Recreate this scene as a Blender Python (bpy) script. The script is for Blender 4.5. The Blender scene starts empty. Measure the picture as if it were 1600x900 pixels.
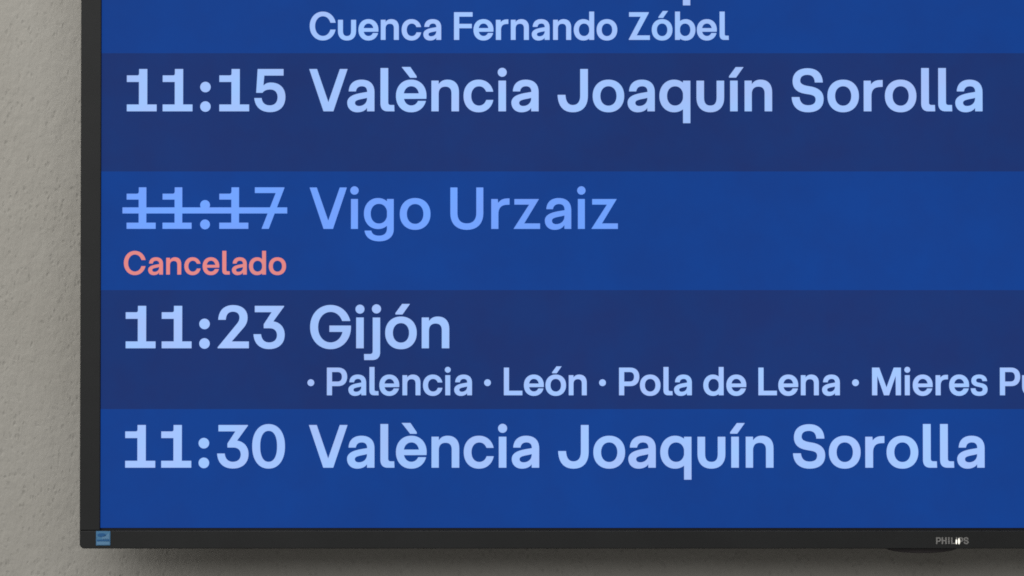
import bpy, bmesh, math, random
from mathutils import Vector
from mathutils.geometry import delaunay_2d_cdt

random.seed(4)
scene = bpy.context.scene
COL = scene.collection

# ------------------------------------------------------------------ camera
MM = 0.000455          # metres on the display front for one unit of its layout
ZC = 2.30              # height of the layout's middle above the station floor
DIST = 2.05
PITCH = math.radians(1.05)
cam_d = bpy.data.cameras.new('camera')
cam = bpy.data.objects.new('camera', cam_d)
COL.objects.link(cam)
cam_d.sensor_width = 36.0
cam_d.lens = 36.0 * DIST / (1600 * MM)
cam_d.clip_start = 0.05
cam_d.clip_end = 100.0
cam.location = (0.0, -DIST * math.cos(PITCH), ZC - DIST * math.sin(PITCH))
cam.rotation_euler = (math.radians(90) + PITCH, 0, 0)
scene.camera = cam

# ------------------------------------------------------------------ light
world = bpy.data.worlds.new('World')
scene.world = world
world.use_nodes = True
bg = world.node_tree.nodes['Background']
bg.inputs['Color'].default_value = (1.0, 0.97, 0.92, 1)
bg.inputs['Strength'].default_value = 0.155


def area(name, loc, target, sx, sy, power, color):
    d = bpy.data.lights.new(name, 'AREA')
    d.shape = 'RECTANGLE'
    d.size, d.size_y = sx, sy
    d.energy = power
    d.color = color
    o = bpy.data.objects.new(name, d)
    COL.objects.link(o)
    o.location = loc
    o.rotation_euler = (Vector(target) - Vector(loc)).to_track_quat('-Z', 'Y').to_euler()
    return o


area('ceiling_light', (-2.2, -1.35, ZC + 1.95), (-2.2, 0.05, ZC), 5.6, 0.7, 81.0, (1.0, 0.975, 0.925))
area('front_fill', (-2.6, -6.0, ZC + 1.9), (-0.2, 0.05, ZC), 7.0, 1.6, 92.0, (1.0, 0.985, 0.95))  # added fill lamp far in front, lifts the shadow below the bezel

scene.view_settings.view_transform = 'Standard'
scene.view_settings.look = 'None'
scene.view_settings.exposure = 0.0
scene.view_settings.gamma = 1.0
scene.view_settings.use_curve_mapping = False
scene.render.engine = 'CYCLES'
scene.cycles.pixel_filter_type = 'BLACKMAN_HARRIS'
scene.cycles.filter_width = 1.75
scene.cycles.use_denoising = False


# ------------------------------------------------------------------ materials
def srgb(r, g, b):
    def f(c):
        c /= 255.0
        return c / 12.92 if c <= 0.04045 else ((c + 0.055) / 1.055) ** 2.4
    return (f(r), f(g), f(b), 1.0)


def mat(name):
    m = bpy.data.materials.new(name)
    m.use_nodes = True
    nt = m.node_tree
    return m, nt, nt.nodes['Principled BSDF'], nt.nodes, nt.links


def coords(N, L, scale=(1, 1, 1)):
    tc = N.new('ShaderNodeTexCoord')
    mp = N.new('ShaderNodeMapping')
    mp.inputs['Scale'].default_value = scale
    L.new(tc.outputs['Object'], mp.inputs['Vector'])
    return mp.outputs['Vector']


def noise(N, L, vec, scale, detail=3, rough=0.55):
    n = N.new('ShaderNodeTexNoise')
    n.inputs['Scale'].default_value = scale
    n.inputs['Detail'].default_value = detail
    n.inputs['Roughness'].default_value = rough
    L.new(vec, n.inputs['Vector'])
    return n.outputs['Fac']


def ramp(N, L, fac, stops):
    r = N.new('ShaderNodeValToRGB')
    e = r.color_ramp.elements
    while len(e) < len(stops):
        e.new(0.5)
    for el, (p, c) in zip(e, stops):
        el.position = p
        el.color = c if len(c) == 4 else (*c, 1)
    L.new(fac, r.inputs['Fac'])
    return r.outputs['Color']


def math_node(N, L, op, a, b=None):
    m = N.new('ShaderNodeMath')
    m.operation = op
    for i, v in enumerate((a, b)):
        if v is None:
            continue
        if isinstance(v, (int, float)):
            m.inputs[i].default_value = v
        else:
            L.new(v, m.inputs[i])
    return m.outputs[0]


def g(v):
    return (v, v, v, 1)


def wall_material():
    m, nt, b, N, L = mat('rough_plaster')
    v = coords(N, L)
    vs = coords(N, L, (1.0, 1.0, 0.62))
    broad = noise(N, L, v, 9, 3)
    mid = noise(N, L, vs, 95, 3, 0.55)
    fine = noise(N, L, vs, 300, 2, 0.5)
    # scattered pits of the plaster
    wob = N.new('ShaderNodeTexNoise')
    wob.inputs['Scale'].default_value = 170
    L.new(vs, wob.inputs['Vector'])
    vm = N.new('ShaderNodeVectorMath')
    vm.operation = 'MULTIPLY_ADD'
    L.new(wob.outputs['Color'], vm.inputs[0])
    vm.inputs[1].default_value = (0.0042, 0.0042, 0.0042)
    L.new(vs, vm.inputs[2])
    vo = N.new('ShaderNodeTexVoronoi')
    vo.inputs['Scale'].default_value = 250
    L.new(vm.outputs[0], vo.inputs['Vector'])
    pit = ramp(N, L, vo.outputs['Distance'], [(0.02, g(0)), (0.36, g(1))])
    gate = ramp(N, L, noise(N, L, v, 70, 2), [(0.40, g(1)), (0.60, g(0))])
    pits = math_node(N, L, 'MAXIMUM', pit, gate)
    colour = ramp(N, L, broad, [(0.30, (0.432, 0.420, 0.388)), (0.70, (0.470, 0.461, 0.432))])
    mx = N.new('ShaderNodeMix')
    mx.data_type = 'RGBA'
    mx.blend_type = 'MULTIPLY'
    mx.inputs['Factor'].default_value = 1.0
    L.new(colour, mx.inputs[6])
    dirt = math_node(N, L, 'ADD', math_node(N, L, 'MULTIPLY', pits, 0.12), math_node(N, L, 'MULTIPLY', fine, 0.06))
    L.new(math_node(N, L, 'ADD', dirt, 0.86), mx.inputs[7])
    L.new(mx.outputs[2], b.inputs['Base Color'])
    h = math_node(N, L, 'ADD', math_node(N, L, 'MULTIPLY', mid, 0.7), math_node(N, L, 'MULTIPLY', fine, 0.38))
    h = math_node(N, L, 'ADD', h, math_node(N, L, 'MULTIPLY', pits, 0.30))
    bp = N.new('ShaderNodeBump')
    bp.inputs['Strength'].default_value = 0.62
    bp.inputs['Distance'].default_value = 0.0018
    L.new(h, bp.inputs['Height'])
    L.new(bp.outputs['Normal'], b.inputs['Normal'])
    b.inputs['Roughness'].default_value = 0.92
    b.inputs['Specular IOR Level'].default_value = 0.2
    return m


def plastic(name, col, rough=0.46, bump=0.02):
    m, nt, b, N, L = mat(name)
    v = coords(N, L)
    n = noise(N, L, v, 1500, 2)
    blotch = noise(N, L, v, 22, 3)
    c0 = tuple(x * 0.88 for x in col) + (1,)
    c1 = tuple(x * 1.12 for x in col) + (1,)
    L.new(ramp(N, L, blotch, [(0.3, c0), (0.7, c1)]), b.inputs['Base Color'])
    bp = N.new('ShaderNodeBump')
    bp.inputs['Strength'].default_value = bump
    bp.inputs['Distance'].default_value = 0.0004
    b.inputs['Specular IOR Level'].default_value = 0.35
    L.new(n, bp.inputs['Height'])
    L.new(bp.outputs['Normal'], b.inputs['Normal'])
    b.inputs['Roughness'].default_value = rough
    return m


def lit_pixels(name, col, mura=0.04):
    """Picture elements of the switched-on screen behind a matte anti-glare film."""
    m, nt, b, N, L = mat(name)
    b.inputs['Base Color'].default_value = (0.002, 0.002, 0.003, 1)
    b.inputs['Roughness'].default_value = 0.6
    b.inputs['Specular IOR Level'].default_value = 0.06
    v = coords(N, L)
    n = noise(N, L, v, 26, 4, 0.6)
    lo = (col[0] * (1 + 1.6 * mura), col[1] * (1 - mura), col[2] * (1 - mura), 1)
    hi = (col[0] * (1 - 1.6 * mura), col[1] * (1 + mura), col[2] * (1 + mura), 1)
    glow = noise(N, L, v, 5.5, 2, 0.5)          # uneven backlight of the panel
    mx = N.new('ShaderNodeMix')
    mx.data_type = 'RGBA'
    mx.blend_type = 'MULTIPLY'
    mx.inputs['Factor'].default_value = 1.0
    L.new(ramp(N, L, n, [(0.35, lo), (0.65, hi)]), mx.inputs[6])
    L.new(ramp(N, L, glow, [(0.35, g(0.93)), (0.65, g(1.0))]), mx.inputs[7])
    L.new(mx.outputs[2], b.inputs['Emission Color'])
    b.inputs['Emission Strength'].default_value = 1.0
    return m


M_WALL = wall_material()
M_BEZEL = plastic('bezel_plastic', (0.0172, 0.0186, 0.0202), 0.55)
M_BACK = plastic('housing_plastic', (0.018, 0.018, 0.019), 0.6, 0.1)
M_PANEL = plastic('panel_black', (0.010, 0.010, 0.011), 0.4, 0.0)
M_SENSOR = plastic('sensor_plastic', (0.026, 0.022, 0.025), 0.4, 0.0)
M_METAL = plastic('bracket_steel', (0.05, 0.05, 0.05), 0.5, 0.1)
M_LOGO = plastic('logo_print', (0.27, 0.27, 0.27), 0.45, 0.0)
M_ST_BASE = plastic('sticker_blue', (0.085, 0.25, 0.47), 0.4, 0.0)
M_ST_DARK = plastic('sticker_dark_blue', (0.028, 0.135, 0.36), 0.4, 0.0)
M_ST_PALE = plastic('sticker_pale_blue', (0.14, 0.31, 0.53), 0.4, 0.0)
M_LIGHT_ROW = lit_pixels('light_blue_pixels', (0.0066, 0.0510, 0.2740))
M_DARK_ROW = lit_pixels('dark_blue_pixels', (0.0115, 0.0355, 0.1685), 0.05)
M_TEXT = lit_pixels('pale_text_pixels', srgb(165, 199, 258), 0.03)
M_STRUCK = lit_pixels('mid_blue_text_pixels', srgb(116, 165, 258), 0.03)
M_RED = lit_pixels('salmon_text_pixels', srgb(229, 139, 136), 0.03)
m_, nt_, b_, N_, L_ = mat('glint_glow')  # glint on the brand lettering, put in as a glowing colour
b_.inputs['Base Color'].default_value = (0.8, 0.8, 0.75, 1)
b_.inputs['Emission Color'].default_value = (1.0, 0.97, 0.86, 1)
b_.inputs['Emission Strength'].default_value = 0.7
M_GLINT = m_


# ------------------------------------------------------------------ builders
def W(px, py, y=0.0):
    """layout units on the display front (x right, y down) -> world"""
    return Vector(((px - 800) * MM, y, ZC + (450 - py) * MM))


def link(name, me, material, parent=None):
    o = bpy.data.objects.new(name, me)
    me.materials.append(material)
    COL.objects.link(o)
    if parent is not None:
        o.parent = parent
    return o


def prism(name, pts, y0, y1, material, parent, bevel=0.0, seg=2):
    """outline in layout units, extruded from y0 (front) to y1 (back)"""
    bm = bmesh.new()
    f = [bm.verts.new(W(x, y, y0)) for x, y in pts]
    k = [bm.verts.new(W(x, y, y1)) for x, y in pts]
    front = bm.faces.new(f)
    bm.faces.new(list(reversed(k)))
    n = len(pts)
    for i in range(n):
        j = (i + 1) % n
        bm.faces.new((f[j], f[i], k[i], k[j]))
    bmesh.ops.recalc_face_normals(bm, faces=bm.faces)
    if bevel > 0:
        bmesh.ops.bevel(bm, geom=list(front.edges), offset=bevel, segments=seg, profile=0.6, affect='EDGES')
    me = bpy.data.meshes.new(name)
    bm.to_mesh(me)
    bm.free()
    return link(name, me, material, parent)


def rect(x0, y0, x1, y1):
    return [(x0, y0), (x1, y0), (x1, y1), (x0, y1)]


def arc(cx, cy, rx, ry, a0, a1, n):
    return [(cx + rx * math.cos(math.radians(a0 + (a1 - a0) * i / n)),
             cy + ry * math.sin(math.radians(a0 + (a1 - a0) * i / n))) for i in range(n + 1)]


# ------------------------------------------------------------------ lettering
# Each letter is a list of outlines that are added (+) or cut away (-) in turn;
# capital height 67, baseline 0, y up.
def path(s):
    t = s.replace('M', ' M ').replace('L', ' L ').replace('C', ' C ').replace('Z', ' ').split()
    pts, i, cmd = [], 0, None
    while i < len(t):
        if t[i] in 'MLC':
            cmd = t[i]
            i += 1
        if cmd in 'ML':
            pts.append((float(t[i]), float(t[i + 1])))
            i += 2
        else:
            p0 = pts[-1]
            q = [float(x) for x in t[i:i + 6]]
            i += 6
            for k in range(1, 11):
                u = k / 10
                a, b, c, d = (1 - u) ** 3, 3 * u * (1 - u) ** 2, 3 * u * u * (1 - u), u ** 3
                pts.append((a * p0[0] + b * q[0] + c * q[2] + d * q[4],
                            a * p0[1] + b * q[1] + c * q[3] + d * q[5]))
    return pts


def oval(x0, x1, y0, y1, n=2.15, seg=56):
    cx, cy, rx, ry = (x0 + x1) / 2, (y0 + y1) / 2, (x1 - x0) / 2, (y1 - y0) / 2
    out = []
    for i in range(seg):
        a = 2 * math.pi * i / seg
        c, s = math.cos(a), math.sin(a)
        out.append((cx + rx * math.copysign(abs(c) ** (2 / n), c), cy + ry * math.copysign(abs(s) ** (2 / n), s)))
    return out


def box(x0, y0, x1, y1):
    return [(x0, y0), (x1, y0), (x1, y1), (x0, y1)]


def shift(ops, dx, dy=0):
    return [(s, [(x + dx, y + dy) for x, y in p]) for s, p in ops]


def flip(ops, w):
    return [(s, [(w - x, y) for x, y in p]) for s, p in ops]


G = {}
G['V'] = [('+', path('M0 67 L12.9 67 L30.5 15.5 L48.2 67 L61 67 L38.6 0 L22.6 0'))]
G['a'] = [('+', path('M2.3 31.2 C2.6 43.5 10.5 50.3 22.6 50.3 C36 50.3 43.3 43 43.3 30.5 L43.3 0 L31.2 0 L31.2 31 C31.2 36.4 28.6 39.3 23.2 39.3 C17.8 39.3 14.9 36.4 14.2 31.2')),
          ('+', path('M34 31.6 C24 29.6 21 29.6 14 27.6 C5 25.1 0 20.5 0 14 C0 4.6 6.8 -1.5 16 -1.5 C23 -1.5 28.6 1 31.2 5 L34 8')),
          ('-', path('M31 21 C25 19.4 22.5 19.4 18.5 18.2 C14.6 17.1 12.8 15.9 12.8 13.6 C12.8 10.8 15 9 18.8 9 C25.6 9 31 13.5 31 20.5')),
          ('+', box(31, 0, 43.3, 30))]
G['l'] = [('+', path('M0 68.5 L12.8 68.5 L12.8 14.5 C12.8 11.8 14 10.6 16.5 10.6 L22.2 10.6 L22.6 0 L11.5 0 C4 0 0 4.5 0 12.5'))]
G['e'] = [('+', oval(0, 48.4, -1.5, 50.3)), ('-', oval(12.7, 36, 9.8, 39.3)),
          ('+', box(10, 19.5, 46, 28.8)), ('-', box(31, 17.0, 52, 19.6))]
G['n'] = [('+', box(0, 0, 12, 48.8)),
          ('+', path('M11.8 43.6 C15 48.2 19.5 50.3 25.5 50.3 C37 50.3 43.8 43 43.8 30.5 L43.8 0 L31.4 0 L31.4 28.5 C31.4 35.3 28.3 38.7 22 38.7 C15.6 38.7 12 34.8 12 27.5 L12 20 L6 20 L6 40'))]
G['c'] = [('+', oval(0, 47.8, -1.5, 50.3)), ('-', oval(12.7, 36.4, 9.6, 39.2)), ('-', box(30, 18.5, 60, 30.8))]
STEM_I = [('+', box(1.15, 0, 13.65, 48.8))]
G['i'] = STEM_I + [('+', oval(0, 14.8, 54.1, 68.9, 2.0, 32))]
ACUTE = [('+', [(0, 52.8), (0, 55.6), (10.6, 70), (23.7, 70), (11.5, 52.8)])]
G['í'] = STEM_I + shift(ACUTE, -0.5)
G['J'] = [('+', path('M48.2 67 L35.4 67 L35.4 25 C35.4 15.5 31.5 10.5 24.2 10.5 C17 10.5 13.5 16 13 26.5 L0 26.5 C0.5 9 8.5 -1.5 24.2 -1.5 C40 -1.5 48.2 8.5 48.2 25'))]
G['o'] = [('+', oval(0, 50, -1.5, 50.3)), ('-', oval(12.7, 37.3, 9.5, 39.3))]
G['ó'] = G['o'] + shift(ACUTE, 16.0)
G['è'] = G['e'] + [('+', [(8.5, 70.2), (23, 70.2), (33, 55.5), (33, 52.6), (22.3, 52.6)])]
BOWL = [('+', oval(0, 46.8, -1.5, 50.3, 2.1)), ('-', oval(12.7, 37.3, 9.7, 39.2))]
G['q'] = BOWL + [('+', box(37, -18.6, 49.2, 48.7))]
G['d'] = BOWL + [('+', box(37, 0, 49.4, 68.5))]
G['b'] = flip(G['d'], 49.4)
G['u'] = [('+', path('M0 48.7 L12.5 48.7 L12.5 22 C12.5 13.5 15.5 9.7 22 9.7 C28.5 9.7 31.5 13.5 31.5 22 L31.5 48.7 L44 48.7 L44 21.5 C44 7.5 36 -1.5 22 -1.5 C8 -1.5 0 7.5 0 21.5'))]
G['S'] = [('+', path('M49.5 45.2 C49.2 60 40 68.2 25.5 68.2 C10 68.2 1.5 60 1.5 47.5 C1.5 36 8.5 30.3 19 28 C26 26.5 29 26.6 32.5 25.3 C36 24 37.5 22.2 37.5 19 C37.5 13 33.5 10.2 26 10.2 C18.5 10.2 13.8 14 13 23 L0 23 C0.5 7.5 10 -1.5 26 -1.5 C42 -1.5 50.7 6.5 50.7 19.5 C50.7 30.5 44 36 34 38.8 C28 40.2 24 40.3 20 41.8 C16 43.3 14.1 45.2 14.1 48.5 C14.1 54 18 57.2 25 57.2 C32 57.2 36 53.5 36.3 45.2'))]
G['r'] = [('+', path('M0 0 L0 48.7 L11.8 48.7 L12 43.3 C15 47.5 20 49.6 25.5 49.6 L30.4 49.8 L30.4 38.4 L24.5 38.1 C17 37.6 12.8 33.5 12.8 24 L12.8 0'))]
G['G'] = [('+', oval(0, 64.6, -1.4, 68.4, 2.08)), ('-', oval(13.2, 51.6, 9.8, 56.8, 2.08)),
          ('-', box(40, 36.2, 70, 42.6)), ('+', path('M30.2 36.2 L64.4 36.2 L64.2 28 L58 22 L50 25.6 L30.2 25.6'))]
G['C'] = [('+', oval(0, 63.4, -1.4, 68.4, 2.08)), ('-', oval(13.3, 50.6, 9.9, 56.8, 2.08)), ('-', box(38, 25.2, 70, 41.2))]
G['j'] = [('+', path('M13.6 48.7 L25.9 48.7 L25.9 -6 C25.9 -14 21 -18.4 13.5 -18.4 L0.3 -18.4 L0 -8.3 L9.5 -8.3 C12.5 -8.3 13.6 -7 13.6 -4')),
          ('+', oval(12.3, 27.3, 54.4, 69.4, 2.0, 32))]
G['g'] = [('+', oval(0, 46, -0.2, 50.3, 2.1)), ('-', oval(12.2, 36.8, 10, 39.6)),
          ('+', path('M36.4 48.8 L48.6 48.8 L48.6 0 C48.6 -12 39.5 -19.6 25 -19.6 C11 -19.6 2 -13 0.9 -1.2 L13 -1.2 C14 -6.8 17.8 -9.2 24.5 -9.2 C32.5 -9.2 36.4 -5.6 36.4 1.5'))]
G['U'] = [('+', path('M0 67 L12.7 67 L12.7 26 C12.7 15.5 17.5 10.2 26.8 10.2 C36 10.2 41 15.5 41 26 L41 67 L53.6 67 L53.6 25.5 C53.6 8.5 43.5 -1.5 26.8 -1.5 C10 -1.5 0 8.5 0 25.5'))]
G['z'] = [('+', path('M1.3 48.7 L42.2 48.7 L18.9 10.2 L43.4 10.2 L43.4 0 L0 0 L0 1 L24 38.4 L1.3 38.4'))]
G['Z'] = [('+', path('M0.6 67 L48.5 67 L48.5 65 L19.6 11.3 L51 11.3 L51 0 L0 0 L0 2 L28.4 55.7 L0.6 55.7'))]
G['F'] = [('+', path('M0 0 L0 67 L45 67 L45 55.8 L13 55.8 L13 39 L43.2 39 L43.2 28 L13 28 L13 0'))]
G['P'] = [('+', path('M0 0 L0 67 L27 67 C41 67 49.3 58.5 49.3 44.7 C49.3 30.5 41 22 27 22 L13 22 L13 0')),
          ('-', path('M13 55.8 L26 55.8 C32.5 55.8 36 52 36 44.8 C36 37.5 32.5 33.6 26 33.6 L13 33.6'))]
G['L'] = [('+', path('M0 0 L0 67 L13 67 L13 11.5 L45 11.5 L45 0'))]
G['M'] = [('+', path('M0 0 L0 67 L17.8 67 L35 20 L52.2 67 L70 67 L70 0 L56.9 0 L56.9 46 L41.3 0 L28.7 0 L13.1 46 L13.1 0'))]
G['s'] = [('+', path('M39.8 34 C39.3 44.5 32 50.3 20.8 50.3 C9 50.3 1.5 44.8 1.5 35.5 C1.5 27.5 6.5 23.2 15.5 21 C20.5 19.8 23.5 19.6 26 18.6 C28 17.8 28.8 16.8 28.8 14.8 C28.8 10.9 26 9 20.8 9 C15.5 9 12.6 11.5 12 17.3 L0 17.3 C0.5 5 7.5 -1.5 20.8 -1.5 C34 -1.5 41 4.5 41 14.5 C41 23 36 27 27.5 29.2 C22 30.5 19 30.8 16.5 31.8 C14.5 32.6 13.6 33.8 13.6 35.7 C13.6 39 16 40.6 20.5 40.6 C25.5 40.6 27.8 38.5 28.2 34'))]
G['·'] = [('+', oval(0, 17, 22, 39, 2.0, 32))]
G['H'] = [('+', path('M0 0 L0 67 L14 67 L14 40 L36 40 L36 67 L50 67 L50 0 L36 0 L36 28 L14 28 L14 0'))]
G['I'] = [('+', box(0, 0, 14, 67))]
G['1'] = [('+', path('M0 57 L16.5 57 C18.4 57 19.1 58 19.1 60 L19.1 67 L32.7 67 L32.7 11.4 L47.4 11.4 L47.4 0 L0 0 L0 11.4 L18.9 11.4 L18.9 46 L0 46'))]
G[':'] = [('+', oval(0, 17.2, 29.8, 47, 2.0, 36)), ('+', oval(0, 17.2, -0.8, 16.4, 2.0, 36))]
G['5'] = [('+', path('M5.3 67 L46.5 67 L46.5 56 L16.4 56 L15 41.5 C18 44.5 21.5 45.8 26.5 45.8 C40.5 45.8 49.5 37 49.5 22.8 C49.5 8 40.5 -1.3 25 -1.3 C10.5 -1.3 1 7 0 21.5 L12.2 21.5 C13 14 17.3 10 24.8 10 C32.3 10 36.5 14.8 36.5 22.5 C36.5 30 32.3 34.2 25.3 34.2 C19.5 34.2 15.5 32.3 13.5 29 L3 29'))]
G['7'] = [('+', path('M0 67 L48.2 67 L48.2 65 L23.4 0 L10.2 0 L32.3 56.3 L0 56.3'))]
G['2'] = [('+', path('M0.8 44.5 L13.3 44.5 C13.8 53 17.3 57.2 24 57.2 C30.5 57.2 34 54 34 48.5 C34 44.5 32.5 41.5 29.5 38 L0 2 L0 0 L49.5 0 L49.5 11.3 L23 11.3 L41 32 C45.3 37 47.4 42 47.4 48.5 C47.4 60.5 38.5 68.2 24.5 68.2 C10 68.2 1.3 59.5 0.8 44.5'))]
G['3'] = [('+', path('M2 67 L48.5 67 L48.5 65.5 L32 42.7 C43 40.7 49.5 32.5 49.5 21.5 C49.5 7.5 40 -1.3 24.8 -1.3 C10 -1.3 0.5 7.5 0 22.7 L12.5 22.7 C13.2 14.5 17.5 9.8 24.8 9.8 C32.3 9.8 36.7 14 36.7 20.8 C36.7 27.5 32.5 31.3 25.5 31.3 L16 31.3 L16 38 L28 56.4 L2 56.4'))]
G['0'] = [('+', oval(0, 51.6, -1.4, 68.4, 2.2)), ('-', oval(13.1, 38.6, 9.8, 57.2, 2.3))]


def ccw(p):
    a = sum(p[i][0] * p[(i + 1) % len(p)][1] - p[(i + 1) % len(p)][0] * p[i][1] for i in range(len(p)))
    return p if a > 0 else list(reversed(p))


def clean(p):
    out = []
    for q in p:
        if not out or (abs(q[0] - out[-1][0]) + abs(q[1] - out[-1][1])) > 1e-4:
            out.append(q)
    if abs(out[0][0] - out[-1][0]) + abs(out[0][1] - out[-1][1]) < 1e-4:
        out.pop()
    return out


def grow(p, d):
    if abs(d) < 1e-6:
        return p
    n, out = len(p), []
    for i in range(n):
        a, b, c = Vector(p[i - 1]), Vector(p[i]), Vector(p[(i + 1) % n])
        e, f = (b - a).normalized(), (c - b).normalized()
        n1, n2 = Vector((e.y, -e.x)), Vector((f.y, -f.x))
        m = n1 + n2
        m = n1 if m.length < 1e-6 else m.normalized()
        k = max(0.5, m.dot(n1))
        q = b + m * (d / k)
        out.append((q.x, q.y))
    return out


CACHE = {}


def glyph(ch, weight):
    key = (ch, weight)
    if key not in CACHE:
        verts, faces, signs = [], [], []
        for s, p in G[ch]:
            p = grow(ccw(clean(p)), weight if s == '+' else -weight)
            base = len(verts)
            verts += [Vector(q) for q in p]
            faces.append(list(range(base, base + len(p))))
            signs.append(s)
        v, e, f, ov, oe, of = delaunay_2d_cdt(verts, [], faces, 1, 1e-5)
        keep = [t for t, o in zip(f, of) if o and signs[max(o)] == '+']
        CACHE[key] = ([(q[0], q[1]) for q in v], keep)
    return CACHE[key]


TEXT_Y = 0.0017       # lettering sits just above the colour bands of the screen


def lettering(name, placed, baseline, size, material, parent, weight=-0.35, y=TEXT_Y, extra=()):
    """placed: (letter, left edge); size: capital height / 67"""
    vs, fs = [], []
    for ch, x in placed:
        gv, gf = glyph(ch, weight)
        base = len(vs)
        vs += [W(x + a * size, baseline - b * size, y) for a, b in gv]
        fs += [[base + i for i in t] for t in gf]
    for x0, y0, x1, y1 in extra:
        base = len(vs)
        vs += [W(x0, y1, y - 0.0001), W(x1, y1, y - 0.0001), W(x1, y0, y - 0.0001), W(x0, y0, y - 0.0001)]
        fs.append([base, base + 1, base + 2, base + 3])
    me = bpy.data.meshes.new(name)
    me.from_pydata([tuple(v) for v in vs], [], fs)
    me.update()
    return link(name, me, material, parent)


# ------------------------------------------------------------------ the wall
WALL_Y = 0.062
bm = bmesh.new()
x0, x1, z0, z1 = -1.7, 2.4, ZC - 1.3, ZC + 1.4
vv = [bm.verts.new(p) for p in ((x0, WALL_Y, z0), (x1, WALL_Y, z0), (x1, WALL_Y, z1), (x0, WALL_Y, z1),
                                (x0, WALL_Y + 0.15, z0), (x1, WALL_Y + 0.15, z0), (x1, WALL_Y + 0.15, z1), (x0, WALL_Y + 0.15, z1))]
for q in ((0, 1, 2, 3), (5, 4, 7, 6), (4, 0, 3, 7), (1, 5, 6, 2), (3, 2, 6, 7), (4, 5, 1, 0)):
    bm.faces.new([vv[i] for i in q])
bmesh.ops.recalc_face_normals(bm, faces=bm.faces)
me = bpy.data.meshes.new('wall')
bm.to_mesh(me)
bm.free()
wall = link('wall', me, M_WALL)
wall['kind'] = 'structure'

# ------------------------------------------------------------------ the display
XL, XI = 125.4, 157.2          # outer and inner edge of the side bezel
XR = 2848.0
XRI = XR - (XI - XL)
YT = -704.0                    # top of the casing
YTI = YT + 32
YS = 824.6                     # lower edge of the lit picture
YB0, YB1 = 828.6, 856.6        # lower bezel strip

disp = bpy.data.objects.new('information_display', None)
disp.empty_display_size = 0.1
COL.objects.link(disp)
disp['label'] = 'black framed flat screen mounted on the wall listing train departures in pale blue letters'
disp['category'] = 'display'

BD = 0.013
r = 7.5
bot = ([(XL, YB0), ] + [(XR, YB0)] + arc(XR - r, YB1 - r, r, r, 0, 90, 8) + arc(XL + r, YB1 - r, r, r, 90, 180, 8))
prism('lower_bezel', bot, 0.0, BD, M_BEZEL, disp, 0.0007, 3)
lf = [(XL, YB0 - 0.35), (XL, YT + r)] + arc(XL + r, YT + r, r, r, 180, 270, 8)[1:] + [(XI, YT), (XI, YB0 - 0.35)]
prism('side_bezel', lf, 0.0, BD, M_BEZEL, disp, 0.0006, 3)
rt = [(XR - (x - XL), y) for x, y in lf]
prism('side_bezel', rt, 0.0, BD, M_BEZEL, disp, 0.0006, 3)
prism('upper_bezel', rect(XI + 0.4, YT, XRI - 0.4, YTI), 0.0, BD, M_BEZEL, disp, 0.0006, 3)

# back housing, tapering towards the wall
bm = bmesh.new()
ring = []
for inset, y in ((5, BD), (5, 0.026), (70, 0.040), (300, 0.046)):
    ring.append([bm.verts.new(W(px, py, y)) for px, py in
                 ((XL + inset, YT + inset), (XR - inset, YT + inset), (XR - inset, YB1 - inset), (XL + inset, YB1 - inset))])
for a, b in zip(ring, ring[1:]):
    for i in range(4):
        bm.faces.new((a[i], a[(i + 1) % 4], b[(i + 1) % 4], b[i]))
bm.faces.new(ring[-1])
bmesh.ops.recalc_face_normals(bm, faces=bm.faces)
me = bpy.data.meshes.new('back_housing')
bm.to_mesh(me)
bm.free()
link('back_housing', me, M_BACK, disp)
prism('wall_bracket', rect(1100, -250, 1870, 420), 0.0455, WALL_Y + 0.001, M_METAL, disp)

# screen: black panel, then the coloured rows of the timetable
SCREEN_Y = 0.0024
screen = prism('screen', rect(XI - 4, YTI - 4, XRI + 4, YB0 + 2), SCREEN_Y + 0.0004, BD - 0.001, M_PANEL, disp)
row_edges = [824.6, 639.2, 453.2, 267.4, 82.0, -103.4, -289.0, -474.6, -660.0, YTI - 2]
for i in range(len(row_edges) - 1):
    me = bpy.data.meshes.new('row_band')
    lo, hi = row_edges[i], row_edges[i + 1]
    me.from_pydata([tuple(W(a, b, SCREEN_Y)) for a, b in ((XI - 2, lo), (XRI + 2, lo), (XRI + 2, hi), (XI - 2, hi))], [], [(0, 1, 2, 3)])
    link('row_band', me, M_LIGHT_ROW if i % 2 == 0 else M_DARK_ROW, screen)

# ---- writing on the screen
VALENCIA = list(zip('ValènciaJoaquínSorolla',
                    (482, 541.7, 593.7, 618, 673.5, 723.8, 777.3, 798.7,
                     871, 926, 980.6, 1030.4, 1088.5, 1140, 1163.8,
                     1237.5, 1293.5, 1350.3, 1383.5, 1440.3, 1467, 1493.7)))
lettering('destination_name', VALENCIA, -11.2, 1.0, M_TEXT, screen)
lettering('calling_points', list(zip('CuencaFernandoZóbel',
          (483, 527.2, 559.3, 594.3, 627, 661, 709, 739.5, 774.6, 798, 830.8, 864.2, 896.6, 932.4,
           982.8, 1018.8, 1055.2, 1089.4, 1125))), 61.4, 0.653, M_TEXT, screen, -0.25)
lettering('departure_time', list(zip('11:15', (196.6, 252.7, 311.4, 341.4, 396.1))), 173.6, 1.0, M_TEXT, screen)
lettering('destination_name', VALENCIA, 173.6, 1.0, M_TEXT, screen)
lettering('departure_time', list(zip('11:17', (196.2, 252.4, 311.2, 341.2, 396.8))), 358.2, 0.995, M_STRUCK, screen, -0.85,
          extra=[(190.6, 323.8, 448.3, 333.3)])
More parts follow.
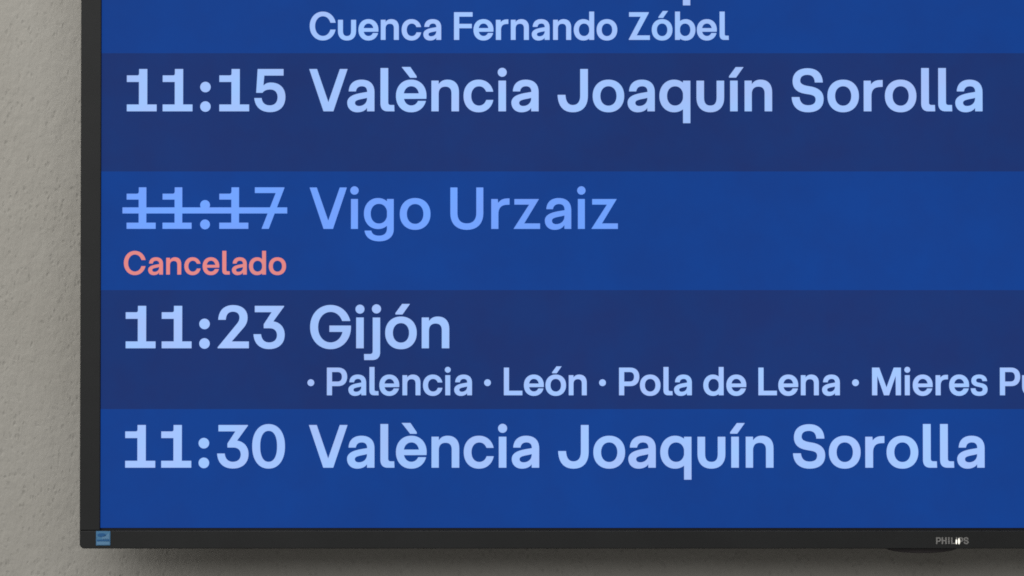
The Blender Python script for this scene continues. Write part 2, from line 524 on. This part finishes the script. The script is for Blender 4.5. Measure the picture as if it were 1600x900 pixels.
lettering('destination_name', list(zip('VigoUrzaiz', (482.3, 546.2, 567.6, 623.7, 702.8, 766.8, 801.7, 850.6, 901.2, 923.4))),
          358.2, 0.99, M_STRUCK, screen, -0.75)
lettering('status_text', list(zip('Cancelado', (192.6, 230.6, 258.8, 287.2, 315.8, 346.5, 361.6, 388.3, 419.3))),
          429.3, 0.553, M_RED, screen, -0.7)
lettering('departure_time', list(zip('11:23', (195.7, 252.0, 310.7, 339.5, 395.5))), 544.5, 1.0, M_TEXT, screen)
lettering('destination_name', list(zip('Gijón', (484, 554.9, 568.3, 601.4, 658.5))), 544.5, 1.0, M_TEXT, screen)
lettering('calling_points', list(zip('·Palencia·León·PoladeLena·MieresPu',
          (480.1, 510.5, 544.1, 577, 592.5, 628.6, 660.7, 694.8, 709.5, 756.2, 787.1, 818.4, 852.1, 888.5,
           935.9, 967.1, 999.7, 1036.5, 1053.1, 1098.8, 1134.8, 1184.9, 1216, 1251.2, 1284.4, 1331.3,
           1362.5, 1413, 1426.1, 1461.8, 1483, 1516.7, 1562.3, 1597.0))), 617.8, 0.651, M_TEXT, screen, -0.3)
lettering('departure_time', list(zip('11:30', (195.4, 251.7, 310.0, 339.0, 393.8))), 731.0, 1.005, M_TEXT, screen)
lettering('destination_name', [(c, 482 + (x - 482) * 1.0012 + 0.2) for c, x in VALENCIA], 731.0, 1.005, M_TEXT, screen)

# ---- lower bezel fittings
brand = lettering('brand_lettering', list(zip('PHILIPS', (1461.6, 1470.2, 1480.4, 1485.0, 1492.4, 1496.2, 1504.4))),
                  849.4, 0.155, M_LOGO, disp, 0.5, y=-0.0002)
for spot in (oval(1492.0, 1494.2, 842.2, 849.8, 2.0, 20), oval(1495.6, 1498.9, 840.4, 850.0, 2.0, 20)):  # glowing ovals stand in for the glint on the lettering
    prism('glint_spot', spot, -0.0007, 0.001, M_GLINT, disp, 0.0003, 2)
sens = [(1384, 855.5), (1494, 855.5)] + [(1439 + 55 * math.cos(t), 857 + 7.0 * math.sin(t) ** 1.3)
                                       for t in [math.pi * k / 24 for k in range(1, 24)]]
prism('sensor_window', sens, 0.0016, 0.012, M_SENSOR, disp, 0.0005, 2)

sticker = prism('energy_sticker', rect(151.2, 828.9 + 0.4, 173.4, 851.6), -0.0003, 0.0006, M_ST_BASE, disp)
ST_Y = -0.0005


def flat(name, pts, y, material, parent):
    me = bpy.data.meshes.new(name)
    pts = list(reversed(ccw([(a, b) for a, b in pts])))
    me.from_pydata([tuple(W(a, b, y)) for a, b in pts], [], [list(range(len(pts)))])
    return link(name, me, material, parent)


flat('emblem', oval(153.3, 167, 832.6, 838.2, 2.0, 24), ST_Y, M_ST_DARK, sticker)
flat('emblem', [(160, 838.6), (168, 835.2), (171.6, 831.4), (171.8, 841.4), (160.5, 841.4)], ST_Y, M_ST_PALE, sticker)
flat('stripe', rect(152.4, 842.6, 172.3, 844.6), ST_Y, M_ST_DARK, sticker)
flat('stripe', rect(152.4, 845.6, 172.3, 850.6), ST_Y, M_ST_PALE, sticker)
